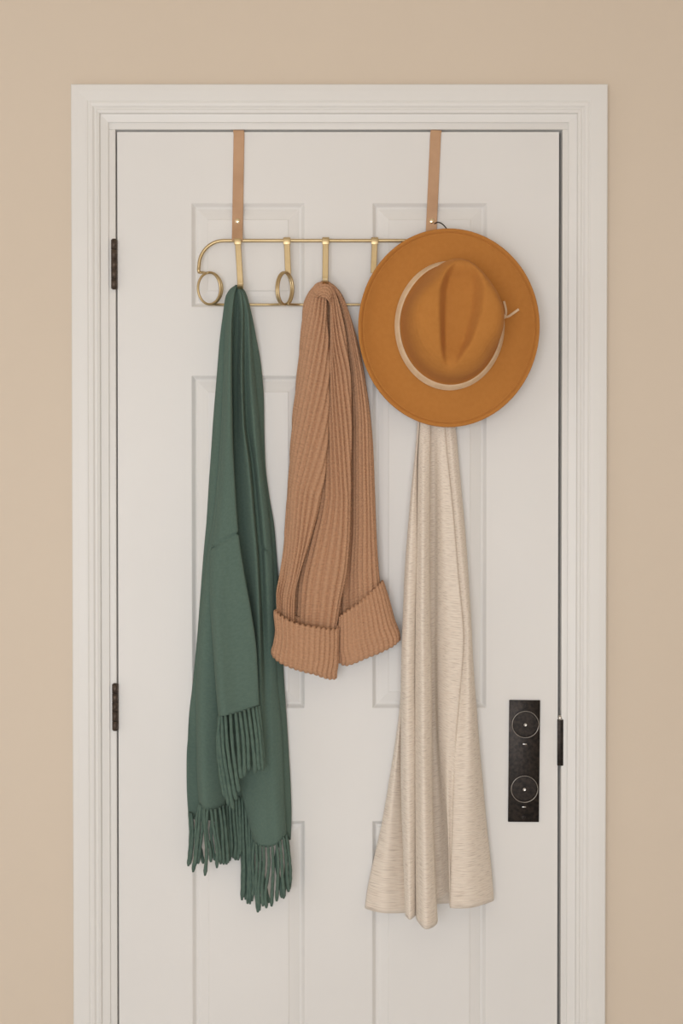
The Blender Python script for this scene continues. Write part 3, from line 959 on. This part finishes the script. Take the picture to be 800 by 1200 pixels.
# ------------------------------------------------------------------ oatmeal linen dress
dress = thing('garment', P(502, 1085, 8), 'pale oatmeal beige garment hanging in long folds from under the hat', 'garment')
tp = lambda dx, d: [(508 + dx * .15, 352, 30), (508 + dx * .55, 385, d * .55 + 10), (508 + dx * .85, 440, d * .65 + 6)]
hem = M['linen']
loft('draped_fabric', deepen([
    tp(-20, 14) + [(489, 500, 14), (486.5, 540, 14), (481.5, 580, 14), (477, 640, 14), (474, 690, 14), (472, 740, 14), (470.5, 790, 14), (467.5, 838, 14), (463, 872, 14), (455, 920, 14), (446, 970, 14), (437, 1010, 14),
                   (430, 1045, 14), (427.5, 1064, 14)],
    tp(-19, 14) + [(490, 500, 16), (484, 580, 17), (477, 690, 18), (473, 790, 20), (469, 840, 22), (464, 890, 25), (457, 960, 27), (451, 1020, 28), (448, 1070, 28)],
    tp(-18, 14) + [(490, 500, 14), (485, 580, 14), (478, 690, 14), (474, 790, 14), (473, 860, 14), (474, 930, 14), (476, 1000, 14), (478, 1070, 14)],
    tp(-20, 26) + [(488.5, 500, 26), (481, 580, 32), (473, 690, 36), (469.5, 800, 38), (469.5, 893, 42), (472, 997, 46), (474.5, 1073, 48)],
    tp(-17, 32) + [(490, 500, 32), (484, 580, 42), (479, 690, 48), (477, 800, 52), (477.5, 893, 55), (479, 997, 58), (480, 1078, 58)],
    tp(-16, 28) + [(491, 500, 30), (488.5, 545, 34), (488, 645, 40), (486, 722, 43), (485, 800, 45), (486, 893, 48), (486, 997, 50), (486, 1074, 50)],
    tp(-15, 20) + [(491.5, 500, 20), (489, 545, 22), (488, 645, 22), (486.5, 722, 22), (486, 800, 22), (486.5, 893, 22), (486.5, 997, 24), (487, 1070, 24)],
    tp(-14, 30) + [(492, 500, 31), (490, 545, 36), (489, 645, 42), (487.5, 722, 46), (487, 800, 48), (487, 893, 52), (487.5, 997, 56), (488.5, 1079, 58)],
    tp(-8, 35) + [(498, 500, 36), (496, 545, 46), (495.5, 645, 54), (495, 722, 60), (495.5, 800, 64), (496, 893, 70), (497.5, 997, 74), (499, 1089, 76)],
    tp(-2, 31) + [(504, 500, 32), (503.5, 545, 38), (503, 645, 42), (503.5, 722, 46), (505, 800, 50), (506, 893, 54), (508.5, 997, 58), (512, 1082, 60)],
    tp(-3, 20) + [(503, 500, 20), (501, 545, 20), (499.5, 645, 20), (499.5, 722, 20), (500.5, 800, 20), (501.5, 893, 20), (503.5, 997, 20), (507, 1058, 20)],
    tp(4, 22) + [(507, 500, 22), (508, 545, 22), (508, 645, 20), (508, 748, 18), (509, 842, 17), (512, 919, 17), (515, 990, 18), (518, 1053, 18)],
    tp(8, 30) + [(514, 500, 30), (513, 545, 31), (513.5, 645, 30), (514, 748, 30), (514, 842, 32), (518, 919, 34), (522.5, 975, 36), (526, 1050, 36)],
    tp(11, 33) + [(518, 500, 33), (518, 545, 36), (521, 645, 38), (526, 748, 40), (525, 842, 42), (524, 919, 44), (525, 975, 45), (528, 1058, 44)],
    tp(13, 31) + [(521, 500, 32), (526, 555, 36), (531, 606, 38), (536.5, 671, 40), (543, 748, 42), (538, 816, 42), (533, 867, 42), (529.5, 945, 42), (527, 1062, 42)],
    tp(12, 26) + [(522, 500, 26), (525, 555, 30), (530, 606, 32), (535.5, 671, 34), (541, 748, 35), (539, 816, 37), (535, 867, 40), (531, 945, 47), (528, 1064, 48)],
    tp(17, 28) + [(527, 500, 29), (532, 555, 32), (537, 606, 34), (543, 671, 35), (549, 748, 36), (549, 816, 42), (549, 867, 45), (550, 945, 48), (551, 1064, 48)],
    tp(20, 15) + [(534, 500, 15), (538, 545, 15), (542, 590, 15), (546, 640, 15), (549.5, 695, 15), (552.5, 750, 15), (555, 792, 15), (558.5, 835, 16), (562.5, 882, 17), (568, 940, 18), (573, 990, 18), (577, 1032, 18), (578.5, 1055, 18)],
], 1.5, 16, 505, 120), hem, dress, rows=140, sub=7, backd=5, thick=1.8, noise_mm=.8, topbias=1.0)

# ------------------------------------------------------------------ camel felt hat
hat_d = 54
hc = P(525.3, 384, hat_d)
hat = thing('fedora_hat', hc, 'camel brown felt fedora with wide brim hung over the rack', 'hat')
k = S * (1 - hat_d * .001 / D)
OA, OB = 105.7 * k, 116.3 * k             # brim half axes
HX, HZ = 1.0 * k, 2.0 * k                 # crown base centre offset
CA, CB = 61.5 * k, 72.5 * k               # crown base half axes
NT = 96


def hp(x, z, h):
    """hat local: x right, z up, h towards the room"""
    return (hc.x + x, hc.y - h, hc.z + z)


# brim: top face, welted rim, under face
bp_ = [(0, -.002), (.02, -.001), (.06, -.0006), (.12, -.0012), (.3, -.0035), (.5, -.0045), (.7, -.003), (.84, .0004), (.870, .0014), (.878, .0004), (.888, .0004), (.896, .0022),
       (.95, .0034), (.985, .0036), (1.0, .0018), (1.0, -.0012), (.985, -.0024), (.9, -.0024), (.7, -.0062), (.5, -.0078), (.3, -.0068), (.1, -.0046), (.0, -.0042)]
V, Fc = [], []
for (f, h) in bp_:
    for j in range(NT):
        a = 2 * math.pi * j / NT
        ca, sa = math.cos(a), math.sin(a)
        xi, zi = HX + CA * ca, HZ + CB * sa
        xo, zo = OA * ca, OB * sa
        wave = .007 * f * f * (ca * ca) - .004 * f * f * sa * sa + .0015 * f * math.sin(3 * a + .6)
        V.append(hp(xi + (xo - xi) * f, zi + (zo - zi) * f, h + wave))
n = len(bp_)
for i in range(n - 1):
    for j in range(NT):
        j2 = (j + 1) % NT
        Fc.append((i * NT + j, i * NT + j2, (i + 1) * NT + j2, (i + 1) * NT + j))
brim = obj('brim', V, Fc, M['felt'], hat, True)

# crown
cp = [(1.04, -.001), (1.02, .003), (.99, .008), (.962, .0135), (.945, .019), (.938, .030), (.934, .045), (.928, .060), (.914, .074), (.89, .086), (.85, .0960), (.80, .103), (.74, .107),
      (.67, .109), (.58, .110), (.49, .110), (.40, .110), (.30, .110), (.20, .110), (.10, .110), (.0, .110)]
# refine profile
tt = np.linspace(0, len(cp) - 1, 110)
cpr = [(float(np.interp(t, range(len(cp)), [c[0] for c in cp])), float(np.interp(t, range(len(cp)), [c[1] for c in cp]))) for t in tt]


def sstep(x):
    x = max(0., min(1., x))
    return x * x * (3 - 2 * x)


CV = [0, .06, .15, .29, .51, .73, .876, .95, 1]
CW = [.0, .007, .0145, .0235, .031, .034, .026, .015, .0]
CX = [-.008, -.006, -.003, .003, .0085, .012, .0135, .0135, .013]


def crown_pt(f, h, a):
    ca, sa = math.cos(a), math.sin(a)
    x, z = CA * f * ca, CB * f * sa
    q = h / .110
    zz = z / CB
    # egg: the crown narrows towards its upper end and leans up and to the right
    x = x * (1 - .30 * q * sstep((zz + .05) / 1.05) - .03 * q)
    x += .0075 * q + .004 * q * zz
    z += .009 * q
    # pinch on the upper left flank and a softer one lower right
    pin = math.exp(-((a - math.radians(135)) / .30) ** 2)
    pin2 = math.exp(-((a - math.radians(322)) / .22) ** 2)
    pull = sstep(q * 1.2) * (1 if f > .5 else f / .5)
    x -= ca * (.006 * pin + .005 * pin2) * pull
    z -= sa * (.006 * pin + .005 * pin2) * pull
    # teardrop crease on top: broad towards the top, pointed below
    v = (z + .090) / .190
    if 0 < v < 1 and q > .4:
        wl = float(np.interp(v, CV, CW)) + .0008
        xc = float(np.interp(v, CV, CX))
        e = (x - xc) / wl
        if abs(e) < 1.5:
            g = sstep((e + 1.12) / .50) * sstep((1.22 - e) / .72)
            dep = .027 * sstep(v * 3.2) * sstep((1 - v) * 5.0)
            h -= dep * g
    # the ridges fall away towards the pointed end
    h -= .016 * sstep((-zz - .1) / .9) * sstep((q - .5) / .5) + .006 * sstep((zz - .3) / .6) * sstep((q - .5) / .5)
    return HX + x, HZ + z, h


V, Fc = [], []
NC = 160
for (f, h) in cpr:
    for j in range(NC):
        V.append(hp(*crown_pt(f, h, 2 * math.pi * j / NC)))
n = len(cpr)
for i in range(n - 1):
    for j in range(NC):
        j2 = (j + 1) % NC
        Fc.append((i * NC + j, i * NC + j2, (i + 1) * NC + j2, (i + 1) * NC + j))
crown = obj('crown', V, Fc, M['felt'], hat, True)
for o in (brim, crown):
    bm = bmesh.new(); bm.from_mesh(o.data)
    bmesh.ops.remove_doubles(bm, verts=bm.verts, dist=1e-6)
    bmesh.ops.recalc_face_normals(bm, faces=bm.faces)
    bm.to_mesh(o.data); bm.free()
md = crown.modifiers.new('smooth', 'SMOOTH'); md.factor = .5; md.iterations = 6
md = crown.modifiers.new('thickness', 'SOLIDIFY'); md.thickness = .0025; md.offset = -1

# band round the base of the crown
V, Fc = [], []
ring = [(.0012, .0025), (.0024, .0032), (.0026, .0080), (.0026, .0128), (.0018, .0138), (.0002, .0136), (.0002, .0030)]
for (off, h) in ring:
    for j in range(NT):
        a = 2 * math.pi * j / NT
        ca, sa = math.cos(a), math.sin(a)
        f = float(np.interp(h, [0, .003, .008, .0135, .019], [1.035, 1.02, .99, .962, .945]))
        x, z, _ = crown_pt(f, h, a)
        nx, nz = ca / CA, sa / CB
        l = math.hypot(nx, nz)
        V.append(hp(x + nx / l * off, z + nz / l * off, h + .0015 * math.sin(a * 2 + 1)))
n = len(ring)
for i in range(n):
    i2 = (i + 1) % n
    for j in range(NT):
        j2 = (j + 1) % NT
        Fc.append((i * NT + j, i * NT + j2, i2 * NT + j2, i2 * NT + j))
band = obj('hat_band', V, Fc, M['hatband'], hat, True, angle=50)
band['label'] = 'pale suede hat band'
# knot with two tails on the right of the band
kx, ky = 591.5, 371
tube('band_knot', smooth_path([P(588.5, 374, hat_d + 13), P(590.5, 371, hat_d + 16), P(592.5, 368.5, hat_d + 14)], 4), [.002, .003, .0034, .0036, .0036, .0034, .003, .0026, .002], M['hatband'], band, 8)
ribbon('band_tail', smooth_path([P(591, 372, hat_d + 14), P(596, 370.5, hat_d + 18), P(602, 366.5, hat_d + 18), P(607.5, 362.5, hat_d + 16)], 4), (.3, 0, 1), .0042, .0016, M['hatband'], band)
ribbon('band_tail', smooth_path([P(592, 371, hat_d + 14), P(592.8, 365, hat_d + 22), P(591.8, 359, hat_d + 26), P(590.2, 353, hat_d + 28)], 4), (1, 0, .2), .0038, .0016, M['hatband'], band)
# thin cord loop at the back of the hat, over the strap rivet
tube('hanging_cord', smooth_path([P(509, 262, 12), P(513, 260.5, 18), P(518, 262.5, 26), P(523, 268, 38), P(526, 276, 46)], 5), .0011, M['bronze'], hat, 7)
